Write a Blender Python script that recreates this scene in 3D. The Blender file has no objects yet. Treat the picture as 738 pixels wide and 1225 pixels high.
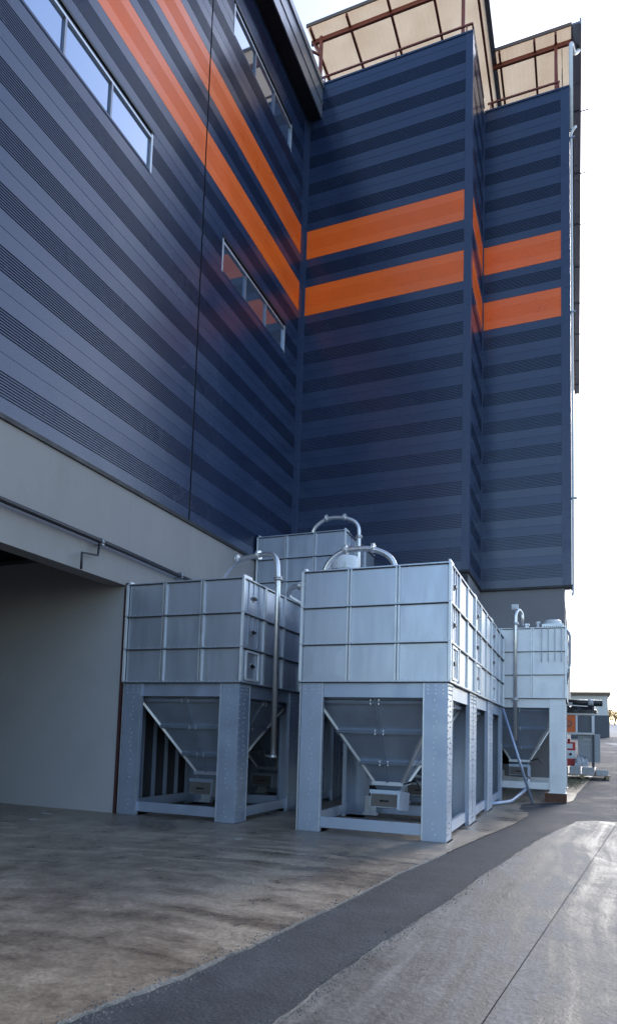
import bpy, math, random
from mathutils import Vector, Matrix
random.seed(7)
S = bpy.context.scene
COL = S.collection
rad = math.radians

# ------------------------------------------------------------------ mesh helper
class MB:
    def __init__(self): self.v=[]; self.f=[]; self.m=[]; self.s=[]
    def face(self, pts, mi=0, smooth=False):
        b=len(self.v); self.v+= [tuple(p) for p in pts]; self.f.append(tuple(range(b,b+len(pts)))); self.m.append(mi); self.s.append(smooth)
    def box(self,x0,x1,y0,y1,z0,z1,mi=0,mat=None):
        if x0>x1:x0,x1=x1,x0
        if y0>y1:y0,y1=y1,y0
        if z0>z1:z0,z1=z1,z0
        b=len(self.v)
        P=[(x0,y0,z0),(x1,y0,z0),(x1,y1,z0),(x0,y1,z0),(x0,y0,z1),(x1,y0,z1),(x1,y1,z1),(x0,y1,z1)]
        if mat is not None: P=[tuple(mat@Vector(p)) for p in P]
        self.v+=P
        for q in ((0,3,2,1),(4,5,6,7),(0,1,5,4),(1,2,6,5),(2,3,7,6),(3,0,4,7)):
            self.f.append(tuple(b+i for i in q)); self.m.append(mi); self.s.append(False)
    def bar(self,a,b,w,h,up=(0,0,1),mi=0):
        """rectangular bar from a to b, width w (sideways), height h (along up)"""
        a=Vector(a);b=Vector(b);d=(b-a).normalized();u=Vector(up);s=d.cross(u)
        if s.length<1e-5: s=d.cross(Vector((1,0,0)))
        s.normalize();u=s.cross(d).normalized()
        k=len(self.v)
        for p in (a,b):
            for i,j in ((-1,-1),(1,-1),(1,1),(-1,1)): self.v.append(tuple(p+s*(i*w/2)+u*(j*h/2)))
        for q in ((0,3,2,1),(4,5,6,7),(0,1,5,4),(1,2,6,5),(2,3,7,6),(3,0,4,7)):
            self.f.append(tuple(k+i for i in q)); self.m.append(mi); self.s.append(False)
    def tube(self,pts,r,n=12,mi=0,cap=True):
        pts=[Vector(p) for p in pts]
        rs=r if isinstance(r,(list,tuple)) else [r]*len(pts)
        t0=(pts[1]-pts[0]).normalized()
        s=t0.cross(Vector((0,0,1)))
        if s.length<1e-4: s=t0.cross(Vector((1,0,0)))
        s.normalize(); k=len(self.v); m=len(pts)
        for i,p in enumerate(pts):
            t=((pts[min(i+1,m-1)]-p).normalized() if i<m-1 else Vector())+((p-pts[max(i-1,0)]).normalized() if i>0 else Vector())
            t.normalize(); s=(s-t*s.dot(t)).normalized(); u=t.cross(s)
            for j in range(n):
                a=2*math.pi*j/n; self.v.append(tuple(p+(s*math.cos(a)+u*math.sin(a))*rs[i]))
        for i in range(m-1):
            for j in range(n):
                a=k+i*n+j;b=k+i*n+(j+1)%n
                self.f.append((a,b,b+n,a+n)); self.m.append(mi); self.s.append(True)
        if cap:
            self.f.append(tuple(k+j for j in reversed(range(n)))); self.m.append(mi); self.s.append(False)
            self.f.append(tuple(k+(m-1)*n+j for j in range(n))); self.m.append(mi); self.s.append(False)
    def bolt(self,c,nrm,r=.013,h=.012,mi=0):
        c=Vector(c);nrm=Vector(nrm).normalized();s=nrm.orthogonal().normalized();u=nrm.cross(s);k=len(self.v)
        for rr,hh in ((r,0),(r*.8,h)):
            for j in range(6):
                a=math.pi*j/3; self.v.append(tuple(c+(s*math.cos(a)+u*math.sin(a))*rr+nrm*hh))
        for j in range(6):
            self.f.append((k+j,k+(j+1)%6,k+6+(j+1)%6,k+6+j)); self.m.append(mi); self.s.append(False)
        self.f.append(tuple(k+6+j for j in range(6))); self.m.append(mi); self.s.append(False)
    def build(self,name,mats,parent=None,loc=None):
        me=bpy.data.meshes.new(name); me.from_pydata(self.v,[],self.f)
        if not isinstance(mats,(list,tuple)): mats=[mats]
        for m in mats: me.materials.append(m)
        me.polygons.foreach_set('material_index',self.m); me.polygons.foreach_set('use_smooth',self.s); me.update()
        o=bpy.data.objects.new(name,me); COL.objects.link(o)
        if parent is not None: o.parent=parent
        if loc: o.location=loc
        return o
def tag(o,label=None,cat=None,group=None,kind=None):
    if label: o['label']=label
    if cat: o['category']=cat
    if group: o['group']=group
    if kind: o['kind']=kind
    return o
def empty(name,loc=(0,0,0),label=None,cat=None,group=None,rz=0):
    o=bpy.data.objects.new(name,None); COL.objects.link(o); o.location=loc; o.rotation_euler=(0,0,rz); o.empty_display_size=.2
    return tag(o,label,cat,group)
def copy_tree(o,parent=None):
    c=o.copy(); COL.objects.link(c); c.parent=parent
    for ch in list(o.children): copy_tree(ch,c)
    return c
def fillet(pts,r,n=7):
    """round the corners of a polyline"""
    P=[Vector(p) for p in pts]; out=[P[0]]
    for i in range(1,len(P)-1):
        a,b,c=P[i-1],P[i],P[i+1]; d1=(a-b);d2=(c-b); l=min(r,d1.length*.49,d2.length*.49)
        s=b+d1.normalized()*l; e=b+d2.normalized()*l
        for k in range(n+1):
            t=k/n; out.append((1-t)**2*s+2*t*(1-t)*b+t*t*e)
    out.append(P[-1]); return out

# ------------------------------------------------------------------ materials
def new_mat(name):
    m=bpy.data.materials.new(name); m.use_nodes=True; nt=m.node_tree; b=nt.nodes['Principled BSDF']; return m,nt,b
def N(nt,t,**k):
    n=nt.nodes.new(t)
    for a,v in k.items():
        if a in n.inputs: n.inputs[a].default_value=v
        else: setattr(n,a,v)
    return n
def simple(name,col,rough=.5,metal=0.,var=.12,scale=3.,bump=0.,bscale=60.,rvar=.1,stretch=(1,1,1),spec=.5,dirt=None,dirt_amt=.0,dirt_scale=1.5):
    """principled colour with uneven tone, gloss and a little relief"""
    m,nt,b=new_mat(name); L=nt.links
    tc=N(nt,'ShaderNodeTexCoord'); mp=N(nt,'ShaderNodeMapping'); mp.inputs['Scale'].default_value=stretch
    L.new(tc.outputs['Object'],mp.inputs['Vector'])
    no=N(nt,'ShaderNodeTexNoise',Scale=scale,Detail=6.,Roughness=.6); L.new(mp.outputs[0],no.inputs['Vector'])
    rp=N(nt,'ShaderNodeMapRange'); rp.inputs['From Min'].default_value=.3; rp.inputs['From Max'].default_value=.7
    rp.inputs['To Min'].default_value=1-var; rp.inputs['To Max'].default_value=1+var; L.new(no.outputs['Fac'],rp.inputs['Value'])
    mx=N(nt,'ShaderNodeVectorMath',operation='SCALE'); mx.inputs[0].default_value=col[:3]; L.new(rp.outputs[0],mx.inputs['Scale'])
    out=mx.outputs[0]
    if dirt is not None:
        n2=N(nt,'ShaderNodeTexNoise',Scale=dirt_scale,Detail=8.,Roughness=.68); L.new(mp.outputs[0],n2.inputs['Vector'])
        r2=N(nt,'ShaderNodeMapRange'); r2.inputs['From Min'].default_value=.5; r2.inputs['From Max'].default_value=.72; r2.inputs['To Max'].default_value=dirt_amt
        L.new(n2.outputs['Fac'],r2.inputs['Value'])
        mc=N(nt,'ShaderNodeMix',data_type='RGBA'); mc.inputs['B'].default_value=(*dirt,1); L.new(out,mc.inputs['A']); L.new(r2.outputs[0],mc.inputs['Factor']); out=mc.outputs['Result']
    L.new(out,b.inputs['Base Color'])
    r3=N(nt,'ShaderNodeMapRange'); r3.inputs['From Min'].default_value=.3; r3.inputs['From Max'].default_value=.7
    r3.inputs['To Min'].default_value=max(.02,rough-rvar); r3.inputs['To Max'].default_value=min(1,rough+rvar)
    L.new(no.outputs['Fac'],r3.inputs['Value']); L.new(r3.outputs[0],b.inputs['Roughness'])
    b.inputs['Metallic'].default_value=metal; b.inputs['Specular IOR Level'].default_value=spec
    if bump>0:
        n3=N(nt,'ShaderNodeTexNoise',Scale=bscale,Detail=4.); L.new(mp.outputs[0],n3.inputs['Vector'])
        bp=N(nt,'ShaderNodeBump',Strength=bump,Distance=.01); L.new(n3.outputs['Fac'],bp.inputs['Height']); L.new(bp.outputs[0],b.inputs['Normal'])
    return m
M={}
M['navy']=simple('navy_cladding',(.022,.037,.084),.25,0,.09,.5,.09,1.2,.07,spec=.6,dirt=(.09,.10,.13),dirt_amt=.03,dirt_scale=.9)
M['orange']=simple('orange_cladding',(.98,.158,.012),.32,0,.05,.8,.05,2.5,.08,spec=.5)
M['flash']=simple('navy_flashing',(.030,.047,.100),.32,0,.1,2,0,10,.1)
M['black']=simple('black_trim',(.008,.008,.01),.5,0,.1,3)
M['soffit']=simple('dark_soffit',(.02,.017,.018),.6,0,.2,2)
M['fascia']=simple('grey_metal_fascia',(.30,.31,.34),.35,.5,.15,1.5,0,10,.1,dirt=(.12,.09,.07),dirt_amt=.4)
M['concrete_wall']=simple('painted_concrete_wall',(.28,.26,.248),.75,0,.07,1.2,.25,40,.08,dirt=(.22,.205,.195),dirt_amt=.5,dirt_scale=.9,stretch=(1,1,.4))
M['bay_wall']=simple('grey_rendered_wall',(.365,.36,.365),.75,0,.06,1.0,.2,30,.08,dirt=(.27,.26,.26),dirt_amt=.3,dirt_scale=.5)
M['dark_steel']=simple('dark_roof_steel',(.03,.03,.034),.6,0,.2,2)
M['red_steel']=simple('red_oxide_steel',(.23,.055,.035),.55,0,.2,4,0,10,.1)
M['red_dark']=simple('dark_red_steel',(.06,.022,.022),.55,0,.2,4)
M['galv']=simple('galvanised_sheet',(.46,.495,.56),.38,.6,.05,2.2,.05,6,.07,dirt=(.33,.36,.42),dirt_amt=.45,stretch=(2.2,2.2,.45),dirt_scale=1.3)
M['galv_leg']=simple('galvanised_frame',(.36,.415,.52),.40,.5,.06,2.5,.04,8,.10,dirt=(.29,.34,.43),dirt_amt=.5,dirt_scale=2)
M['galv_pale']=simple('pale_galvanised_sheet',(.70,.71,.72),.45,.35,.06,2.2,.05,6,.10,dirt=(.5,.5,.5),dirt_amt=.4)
M['galv_rib']=simple('galvanised_rib',(.62,.64,.66),.40,.6,.08,4,0,8,.1)
M['galv_trim']=simple('bright_galvanised_trim',(.76,.78,.79),.45,.4,.06,4,0,8,.1)
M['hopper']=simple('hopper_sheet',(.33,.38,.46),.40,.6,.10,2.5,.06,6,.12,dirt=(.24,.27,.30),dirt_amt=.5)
M['rail_shade']=simple('painted_rail_shade',(.03,.035,.045),.6,0,.1,5)  # near-black colour standing in for shade under the bin rails
M['bolt']=simple('zinc_bolt',(.56,.59,.63),.35,.6,.1,20)
M['gate']=simple('gate_plate',(.13,.115,.105),.55,.3,.15,8)
M['stainless']=simple('stainless_pipe',(.74,.72,.69),.33,.85,.06,6,0,10,.08)
M['white']=simple('white_painted_metal',(.72,.73,.74),.45,0,.08,6,dirt=(.45,.44,.42),dirt_amt=.4)
M['pvc']=simple('white_plastic_pipe',(.78,.77,.75),.4,0,.05,6)
M['blackpipe']=simple('black_wall_pipe',(.03,.03,.035),.4,.3,.2,6)
M['rust']=simple('brown_timber_block',(.11,.045,.025),.75,0,.25,9,.4,50,.1)
M['wood']=simple('pallet_wood',(.30,.22,.13),.8,0,.25,6,.3,40,.08,stretch=(1,6,6))
M['block']=simple('grey_block',(.40,.40,.40),.85,0,.18,7,.5,60,.08)
M['or_box']=simple('orange_cabinet_paint',(.72,.15,.03),.45,0,.1,5)
M['grey_panel']=simple('dark_grey_panel',(.11,.12,.135),.5,0,.12,4)
M['redp']=simple('red_paint',(.50,.02,.025),.4,0,.1,5)
M['rackm']=simple('pale_rack_steel',(.50,.50,.51),.45,.4,.1,8)
M['darkrack']=simple('dark_rack_steel',(.05,.055,.065),.5,.3,.1,8)
M['tarp']=simple('black_sheeting',(.018,.018,.02),.42,0,.3,5,.6,12,.15)
M['bale']=simple('crumpled_pale_sacking',(.45,.45,.46),.6,0,.25,6,.8,14,.1)
M['shed_white']=simple('white_shed_wall',(.66,.63,.58),.7,0,.08,1)
M['shed_dark']=simple('dark_shed_wall',(.075,.085,.10),.6,0,.1,1)
M['shed_roof']=simple('brown_shed_roof',(.17,.105,.07),.6,0,.15,2)
M['leaf_gold']=simple('golden_leaves',(.42,.24,.05),.6,0,.4,1.2)
M['bark']=simple('bark',(.09,.06,.04),.85,0,.3,6,.4,20)
M['chip']=simple('pale_stone',(.24,.23,.21),.8,0,.15,12)
M['moss']=simple('moss',(.12,.14,.055),.9,0,.4,4,.6,50)

def glass_mat():
    m,nt,b=new_mat('window_glass'); b.inputs['Base Color'].default_value=(.30,.36,.46,1); b.inputs['Metallic'].default_value=.85; b.inputs['Roughness'].default_value=.04
    L=nt.links; tc=N(nt,'ShaderNodeTexCoord'); no=N(nt,'ShaderNodeTexNoise',Scale=.7,Detail=2.); L.new(tc.outputs['Object'],no.inputs['Vector'])
    bp=N(nt,'ShaderNodeBump',Strength=.05,Distance=.05); L.new(no.outputs['Fac'],bp.inputs['Height']); L.new(bp.outputs[0],b.inputs['Normal']); return m
M['glass']=glass_mat()

def sheet_mat():
    # translucent beige roof sheeting, daylight comes through it
    m,nt,b=new_mat('beige_roof_sheeting'); L=nt.links
    tc=N(nt,'ShaderNodeTexCoord'); no=N(nt,'ShaderNodeTexNoise',Scale=.8,Detail=6.); L.new(tc.outputs['Object'],no.inputs['Vector'])
    cr=N(nt,'ShaderNodeValToRGB'); cr.color_ramp.elements[0].position=.3; cr.color_ramp.elements[0].color=(.56,.39,.24,1); cr.color_ramp.elements[1].position=.7; cr.color_ramp.elements[1].color=(.70,.53,.35,1)
    L.new(no.outputs['Fac'],cr.inputs[0]); L.new(cr.outputs[0],b.inputs['Base Color']); b.inputs['Roughness'].default_value=.6
    tr=N(nt,'ShaderNodeBsdfTranslucent'); L.new(cr.outputs[0],tr.inputs['Color'])
    mx=N(nt,'ShaderNodeMixShader'); mx.inputs[0].default_value=.72; L.new(b.outputs[0],mx.inputs[1]); L.new(tr.outputs[0],mx.inputs[2])
    L.new(mx.outputs[0],nt.nodes['Material Output'].inputs['Surface']); return m
M['sheet']=sheet_mat()

def ground_mat(name,c1,c2,c3,r0,r1,streak=0.,spec=.4,streak_rot=0.,bump=.4,bscale=90.,stain=.5,patch_scale=.35,crack=0.,arcs=None):
    """weathered damp paving: large stains, fine grain, tyre streaks in colour and gloss"""
    m,nt,b=new_mat(name); L=nt.links
    tc=N(nt,'ShaderNodeTexCoord')
    n1=N(nt,'ShaderNodeTexNoise',Scale=patch_scale,Detail=9.,Roughness=.62,Distortion=.6); L.new(tc.outputs['Object'],n1.inputs['Vector'])
    n2=N(nt,'ShaderNodeTexNoise',Scale=2.6,Detail=8.,Roughness=.7); L.new(tc.outputs['Object'],n2.inputs['Vector'])
    n3=N(nt,'ShaderNodeTexNoise',Scale=bscale,Detail=5.,Roughness=.7); L.new(tc.outputs['Object'],n3.inputs['Vector'])
    ad=N(nt,'ShaderNodeMath',operation='MULTIPLY_ADD'); ad.inputs[1].default_value=.55; L.new(n2.outputs['Fac'],ad.inputs[0])
    a0=N(nt,'ShaderNodeMath',operation='MULTIPLY'); a0.inputs[1].default_value=.45+stain*.3; L.new(n1.outputs['Fac'],a0.inputs[0]); L.new(a0.outputs[0],ad.inputs[2])
    fac=ad.outputs[0]
    if streak>0:
        vr=N(nt,'ShaderNodeVectorRotate',rotation_type='Z_AXIS'); vr.inputs['Angle'].default_value=streak_rot
        mp=N(nt,'ShaderNodeMapping'); mp.inputs['Scale'].default_value=(4.5,.14,1)
        dn=N(nt,'ShaderNodeTexNoise',Scale=.12,Detail=1.); L.new(tc.outputs['Object'],dn.inputs['Vector'])
        dv=N(nt,'ShaderNodeVectorMath',operation='SCALE'); dv.inputs['Scale'].default_value=2.0; L.new(dn.outputs['Color'],dv.inputs[0])
        av=N(nt,'ShaderNodeVectorMath',operation='ADD'); L.new(tc.outputs['Object'],av.inputs[0]); L.new(dv.outputs[0],av.inputs[1]); L.new(av.outputs[0],vr.inputs['Vector']); L.new(vr.outputs[0],mp.inputs['Vector'])
        ns=N(nt,'ShaderNodeTexNoise',Scale=1.,Detail=8.,Roughness=.62); L.new(mp.outputs[0],ns.inputs['Vector'])
        sm=N(nt,'ShaderNodeMath',operation='MULTIPLY_ADD'); sm.inputs[1].default_value=streak; L.new(ns.outputs['Fac'],sm.inputs[0]); L.new(fac,sm.inputs[2])
        so=N(nt,'ShaderNodeMath',operation='SUBTRACT'); so.inputs[1].default_value=streak*.5; L.new(sm.outputs[0],so.inputs[0]); fac=so.outputs[0]
    if arcs:
        # curved tyre tracks: tone varies with the distance from a turning centre
        sb=N(nt,'ShaderNodeVectorMath',operation='SUBTRACT'); sb.inputs[1].default_value=(arcs[0],arcs[1],0); L.new(tc.outputs['Object'],sb.inputs[0])
        ln=N(nt,'ShaderNodeVectorMath',operation='LENGTH'); L.new(sb.outputs[0],ln.inputs[0])
        wob=N(nt,'ShaderNodeMath',operation='MULTIPLY_ADD'); wob.inputs[1].default_value=.9; L.new(n1.outputs['Fac'],wob.inputs[0]); L.new(ln.outputs['Value'],wob.inputs[2])
        na=N(nt,'ShaderNodeTexNoise',noise_dimensions='1D',Scale=3.2,Detail=7.,Roughness=.7); L.new(wob.outputs[0],na.inputs['W'])
        mk=N(nt,'ShaderNodeTexNoise',Scale=.45,Detail=3.); L.new(tc.outputs['Object'],mk.inputs['Vector'])
        mr=N(nt,'ShaderNodeMapRange'); mr.inputs['From Min'].default_value=.42; mr.inputs['From Max'].default_value=.6; mr.inputs['To Max'].default_value=arcs[2]; L.new(mk.outputs['Fac'],mr.inputs['Value'])
        ce=N(nt,'ShaderNodeMath',operation='SUBTRACT'); ce.inputs[1].default_value=.5; L.new(na.outputs['Fac'],ce.inputs[0])
        am=N(nt,'ShaderNodeMath',operation='MULTIPLY_ADD'); L.new(ce.outputs[0],am.inputs[0]); L.new(mr.outputs[0],am.inputs[1]); L.new(fac,am.inputs[2]); fac=am.outputs[0]
    if crack>0:
        dn2=N(nt,'ShaderNodeTexNoise',Scale=1.1,Detail=6.,Roughness=.7); L.new(tc.outputs['Object'],dn2.inputs['Vector'])
        d2=N(nt,'ShaderNodeVectorMath',operation='SCALE'); d2.inputs['Scale'].default_value=.9; L.new(dn2.outputs['Color'],d2.inputs[0])
        a2=N(nt,'ShaderNodeVectorMath',operation='ADD'); L.new(tc.outputs['Object'],a2.inputs[0]); L.new(d2.outputs[0],a2.inputs[1])
        vo=N(nt,'ShaderNodeTexVoronoi',feature='DISTANCE_TO_EDGE',Scale=.33); L.new(a2.outputs[0],vo.inputs['Vector'])
        cm=N(nt,'ShaderNodeMapRange'); cm.inputs['From Min'].default_value=.0; cm.inputs['From Max'].default_value=.006; cm.inputs['To Min'].default_value=.35*crack; cm.inputs['To Max'].default_value=0; L.new(vo.outputs['Distance'],cm.inputs['Value'])
        mk2=N(nt,'ShaderNodeMapRange'); mk2.inputs['From Min'].default_value=.5; mk2.inputs['From Max'].default_value=.58; L.new(n1.outputs['Fac'],mk2.inputs['Value'])
        m2=N(nt,'ShaderNodeMath',operation='MULTIPLY'); L.new(cm.outputs[0],m2.inputs[0]); L.new(mk2.outputs[0],m2.inputs[1])
        s2=N(nt,'ShaderNodeMath',operation='SUBTRACT'); L.new(fac,s2.inputs[0]); L.new(m2.outputs[0],s2.inputs[1]); fac=s2.outputs[0]
    cr=N(nt,'ShaderNodeValToRGB'); e=cr.color_ramp.elements; e[0].position=.36; e[0].color=(*c1,1); e[1].position=.74; e[1].color=(*c3,1); q=e.new(.54); q.color=(*c2,1)
    L.new(fac,cr.inputs[0])
    gr=N(nt,'ShaderNodeMapRange'); gr.inputs['From Min'].default_value=.3; gr.inputs['From Max'].default_value=.7; gr.inputs['To Min'].default_value=.68; gr.inputs['To Max'].default_value=1.32; L.new(n3.outputs['Fac'],gr.inputs['Value'])
    ml=N(nt,'ShaderNodeVectorMath',operation='SCALE'); L.new(cr.outputs[0],ml.inputs[0]); L.new(gr.outputs[0],ml.inputs['Scale'])
    L.new(ml.outputs[0],b.inputs['Base Color'])
    rr=N(nt,'ShaderNodeMapRange'); rr.inputs['From Min'].default_value=.38; rr.inputs['From Max'].default_value=.72; rr.inputs['To Min'].default_value=r0; rr.inputs['To Max'].default_value=r1
    L.new(fac,rr.inputs['Value']); L.new(rr.outputs[0],b.inputs['Roughness'])
    b.inputs['Specular IOR Level'].default_value=spec; bp=N(nt,'ShaderNodeBump',Strength=bump,Distance=.012); L.new(n3.outputs['Fac'],bp.inputs['Height'])
    b2=N(nt,'ShaderNodeBump',Strength=bump*.6,Distance=.03); L.new(n2.outputs['Fac'],b2.inputs['Height']); L.new(bp.outputs[0],b2.inputs['Normal']); L.new(b2.outputs[0],b.inputs['Normal'])
    return m
M['asphalt']=ground_mat('damp_asphalt',(.027,.029,.034),(.044,.046,.052),(.080,.082,.088),.55,.85,spec=.16,bump=1.,bscale=38,stain=.9,patch_scale=.6)
M['apron']=ground_mat('stained_concrete_apron',(.070,.050,.033),(.168,.127,.089),(.335,.270,.200),.10,.50,streak=.16,streak_rot=rad(70),bump=.6,bscale=26,spec=.42,stain=.9,patch_scale=.55,arcs=(-3.5,-2.5,.75),crack=.5)
M['slab']=ground_mat('scored_concrete_slab',(.036,.033,.030),(.098,.092,.085),(.205,.194,.182),.38,.76,streak=1.1,streak_rot=rad(5),bump=.6,bscale=26,spec=.3,arcs=(-16.,3.,1.0),crack=.7)
M['pale']=ground_mat('pale_concrete_road',(.18,.18,.18),(.26,.255,.25),(.34,.33,.32),.6,.9,spec=.15,bump=.3,bscale=30)
M['rubble']=ground_mat('broken_concrete_edge',(.09,.085,.075),(.15,.14,.125),(.26,.245,.22),.6,.9,bump=1.,bscale=60)

# ------------------------------------------------------------------ camera (solved from the photograph)
CP=dict(f=797.18,pitch=.0878,roll=.0299,yaw=-.384,cy=808.0)
H=1.6
def camera():
    cyw,syw=math.cos(CP['yaw']),math.sin(CP['yaw']); cp,sp=math.cos(CP['pitch']),math.sin(CP['pitch'])
    F=Vector((syw*cp,cyw*cp,sp)); R=Vector((cyw,-syw,0)); U=R.cross(F)
    c,s=math.cos(CP['roll']),math.sin(CP['roll'])
    R,U=c*R+s*U, c*U-s*R
    cd=bpy.data.cameras.new('camera'); co=bpy.data.objects.new('camera',cd); COL.objects.link(co)
    m=Matrix.Identity(4)
    for i in range(3): m[i][0]=R[i]; m[i][1]=U[i]; m[i][2]=-F[i]
    m[0][3],m[1][3],m[2][3]=0,0,H
    co.matrix_world=m; cd.sensor_width=36; cd.sensor_fit='AUTO'; cd.lens=CP['f']/1225*36; cd.shift_y=(CP['cy']-612.5)/1225
    cd.clip_start=.05; cd.clip_end=3000; S.camera=co
camera()

# ------------------------------------------------------------------ ground
def hz(y):
    """the yard rises gently beyond the bins"""
    if y<17: return 0.
    if y<20: return .045*(y-17)**2/6
    if y<130: return .0675+.045*(y-20)
    return .0675+.045*110
def sheet(name,xl,xr,ys,off,mat,nx=1,kind='structure'):
    mb=MB(); rows=[]
    for y in ys:
        a,b=xl(y),xr(y); rows.append([(a+(b-a)*i/nx,y,hz(y)+off) for i in range(nx+1)])
    k=0
    for r in rows: mb.v+=r
    n=nx+1
    for i in range(len(rows)-1):
        for j in range(nx):
            mb.f.append((i*n+j,i*n+j+1,(i+1)*n+j+1,(i+1)*n+j)); mb.m.append(0); mb.s.append(True)
    return tag(mb.build(name,mat),kind=kind)
ys=[-60,-20,0,10,17]+[17.3+.3*i for i in range(10)]+[20.5,25,35,50,70,90,110,129,130,131,160,250,500,1200]
sheet('ground',lambda y:-400,lambda y:600,ys,0,M['asphalt'],10)
def interp(tab,y):
    if y<=tab[0][0]: return tab[0][1]
    for (a,b),(c,d) in zip(tab,tab[1:]):
        if y<=c: return b+(d-b)*(y-a)/(c-a)
    return tab[-1][1]
LT=[(-6,-3.9),(0,-3.05),(3.0,-2.57),(4.6,-2.25),(7.86,-1.92),(10.5,-1.56),(13.7,-1.10),(15.0,-.98),(15.8,-1.02),(16.4,-1.25),(17.6,-1.28),(18.0,-1.0),(18.6,-.3),(19.2,-.12),(21,.0),(27,.55),(31,.75)]
RT=[(-6,-1.9),(0,-1.75),(3.5,-1.55),(4.9,-1.44),(6.9,-1.175),(10.2,-.79),(13,-.35),(14.7,.0),(15.0,.3)]
rj=random.Random(3); jit={}
def jn(y,s,a=.035,seed=0):
    # irregular edge: a few octaves of value noise
    t=0
    for o,(f,w) in enumerate(((1.3,1),(3.7,.6),(9.,.45),(23.,.3))):
        q=y*f; i=math.floor(q); u=q-i; u=u*u*(3-2*u)
        def h(n): return random.Random(n*7919+o*131+seed).uniform(-1,1)
        t+=w*(h(i)*(1-u)+h(i+1)*u)
    return t*a*s
def yrange(a,b,st):
    n=int(round((b-a)/st)); return [a+(b-a)*i/n for i in range(n+1)]
ya=yrange(-6,2,.5)[:-1]+yrange(2,14,.04)[:-1]+yrange(14,31,.1)
sheet('concrete_apron',lambda y:-30. if y<10.7 else -8.2,lambda y:interp(LT,y)+jn(y,1,.012,5),ya,.012,M['apron'],6)
yr=yrange(-12,2,.5)[:-1]+yrange(2,15,.04)
sheet('concrete_slab',lambda y:interp(RT,y)+jn(y,1,.016,11),lambda y:.02*y+.0 if False else (-.96+.1135*y),yr,.012,M['slab'],3)
sheet('concrete_slab',lambda y:-.952+.1135*y,lambda y:14.,yrange(-12,15.05,.5),.012,M['slab'],3)
sheet('concrete_road',lambda y:1.9+(y-60)*.02,lambda y:40,[66,70,80,90,100,115,129],.012,M['pale'],2)
sheet('pale_paving_strip',lambda y:1.0+(58-y)*.18,lambda y:20,[44,47,50,54],.012,M['pale'],2)
# crumbled lip where the apron was cut
mb=MB(); prev=None
for y in yrange(2.2,9.5,.03):
    e=interp(LT,y)+jn(y,1,.012,5); w=.006+.030*max(0,1-(y-2.5)/3.5)*abs(jn(y,1,1.0,77)); hgt=.004+.010*random.random()
    cur=[(e-w,y,.0125),(e-w*.4,y,.0125+hgt),(e+w*.5,y,.010+hgt*.6),(e+w,y,.001)]
    if prev:
        for i in range(3): mb.face([prev[i],prev[i+1],cur[i+1],cur[i]])
    prev=cur
tag(mb.build('broken_concrete_edge',M['rubble']),kind='structure')
mb=MB(); prev=None
for y in yrange(2.2,8.,.03):
    e=interp(RT,y)+jn(y,1,.016,11); w=.005+.025*max(0,1-(y-2.5)/3.5)*abs(jn(y,1,1.0,55)); hgt=.003+.008*random.random()
    cur=[(e-w,y,.001),(e-w*.4,y,.010+hgt*.6),(e+w*.5,y,.0125+hgt),(e+w,y,.0125)]
    if prev:
        for i in range(3): mb.face([prev[i],prev[i+1],cur[i+1],cur[i]])
    prev=cur
tag(mb.build('broken_slab_edge',M['rubble']),kind='structure')
# moss at the end of the apron
mb=MB()
for i in range(1500):
    y=random.gauss(24.6,1.6); x=random.gauss(.0,.22)-.1+(y-24)*.04
    if x>interp(LT,y)-.03 or y<21: continue
    s=random.uniform(.015,.05); a=random.uniform(0,6.28); z=hz(y)+.013
    mb.face([(x+s*math.cos(a),y+s*math.sin(a),z),(x+s*math.cos(a+2.1),y+s*math.sin(a+2.1),z+.002),(x+s*math.cos(a+4.2),y+s*math.sin(a+4.2),z+random.uniform(.002,.012))])
tag(mb.build('moss',M['moss']),'patch of green moss on the concrete beyond the bins','moss',kind='stuff')
mb=MB(); rg=random.Random(21)
for i in range(2600):
    y=2.3+abs(rg.gauss(0,3.2)); tab=LT if rg.random()<.5 else RT
    if y>13: continue
    e=interp(tab,y)+jn(y,1,.012 if tab is LT else .016,5 if tab is LT else 11); x=e+rg.gauss(0,.055); s_=rg.uniform(.003,.011)*(1.5 if rg.random()<.06 else 1)
    z=.011 if ((tab is LT and x<e) or (tab is RT and x>e)) else -.001
    c=Vector((x,y,z)); a=rg.uniform(0,6.28); P=[c+Vector((s_*math.cos(a+k*1.57)*rg.uniform(.7,1.2),s_*math.sin(a+k*1.57)*rg.uniform(.7,1.2),0)) for k in range(4)]; t=c+Vector((rg.uniform(-.3,.3)*s_,rg.uniform(-.3,.3)*s_,s_*rg.uniform(.6,1.1)))
    for k in range(4): mb.face([P[k],P[(k+1)%4],t])
tag(mb.build('gravel',M['rubble']),'loose gravel crumbs along both edges of the asphalt strip','gravel',kind='stuff')
def chip(x,y,sx,sy):
    mb=MB(); n=7; top=[];bot=[]
    for k in range(n):
        a=6.283*k/n+random.uniform(-.2,.2); q=random.uniform(.7,1.1); bot.append((sx*q*math.cos(a),sy*q*math.sin(a),0)); top.append((sx*q*.7*math.cos(a),sy*q*.7*math.sin(a),random.uniform(.008,.02)))
    mb.face(top)
    for k in range(n): mb.face([bot[k],bot[(k+1)%n],top[(k+1)%n],top[k]])
    o=mb.build('stone_chip',M['chip']); o.location=(x,y,.0125); tag(o,'small flat pale stone chip lying on the stained concrete apron','stone','stone chips on the concrete')
for c in ((-9.0,9.7,.20,.06),(-8.6,8.95,.14,.05),(-4.7,9.0,.07,.03),(-3.2,6.5,.025,.02)): chip(*c)
# joint cuts etc. are left open between the two slabs

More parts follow.
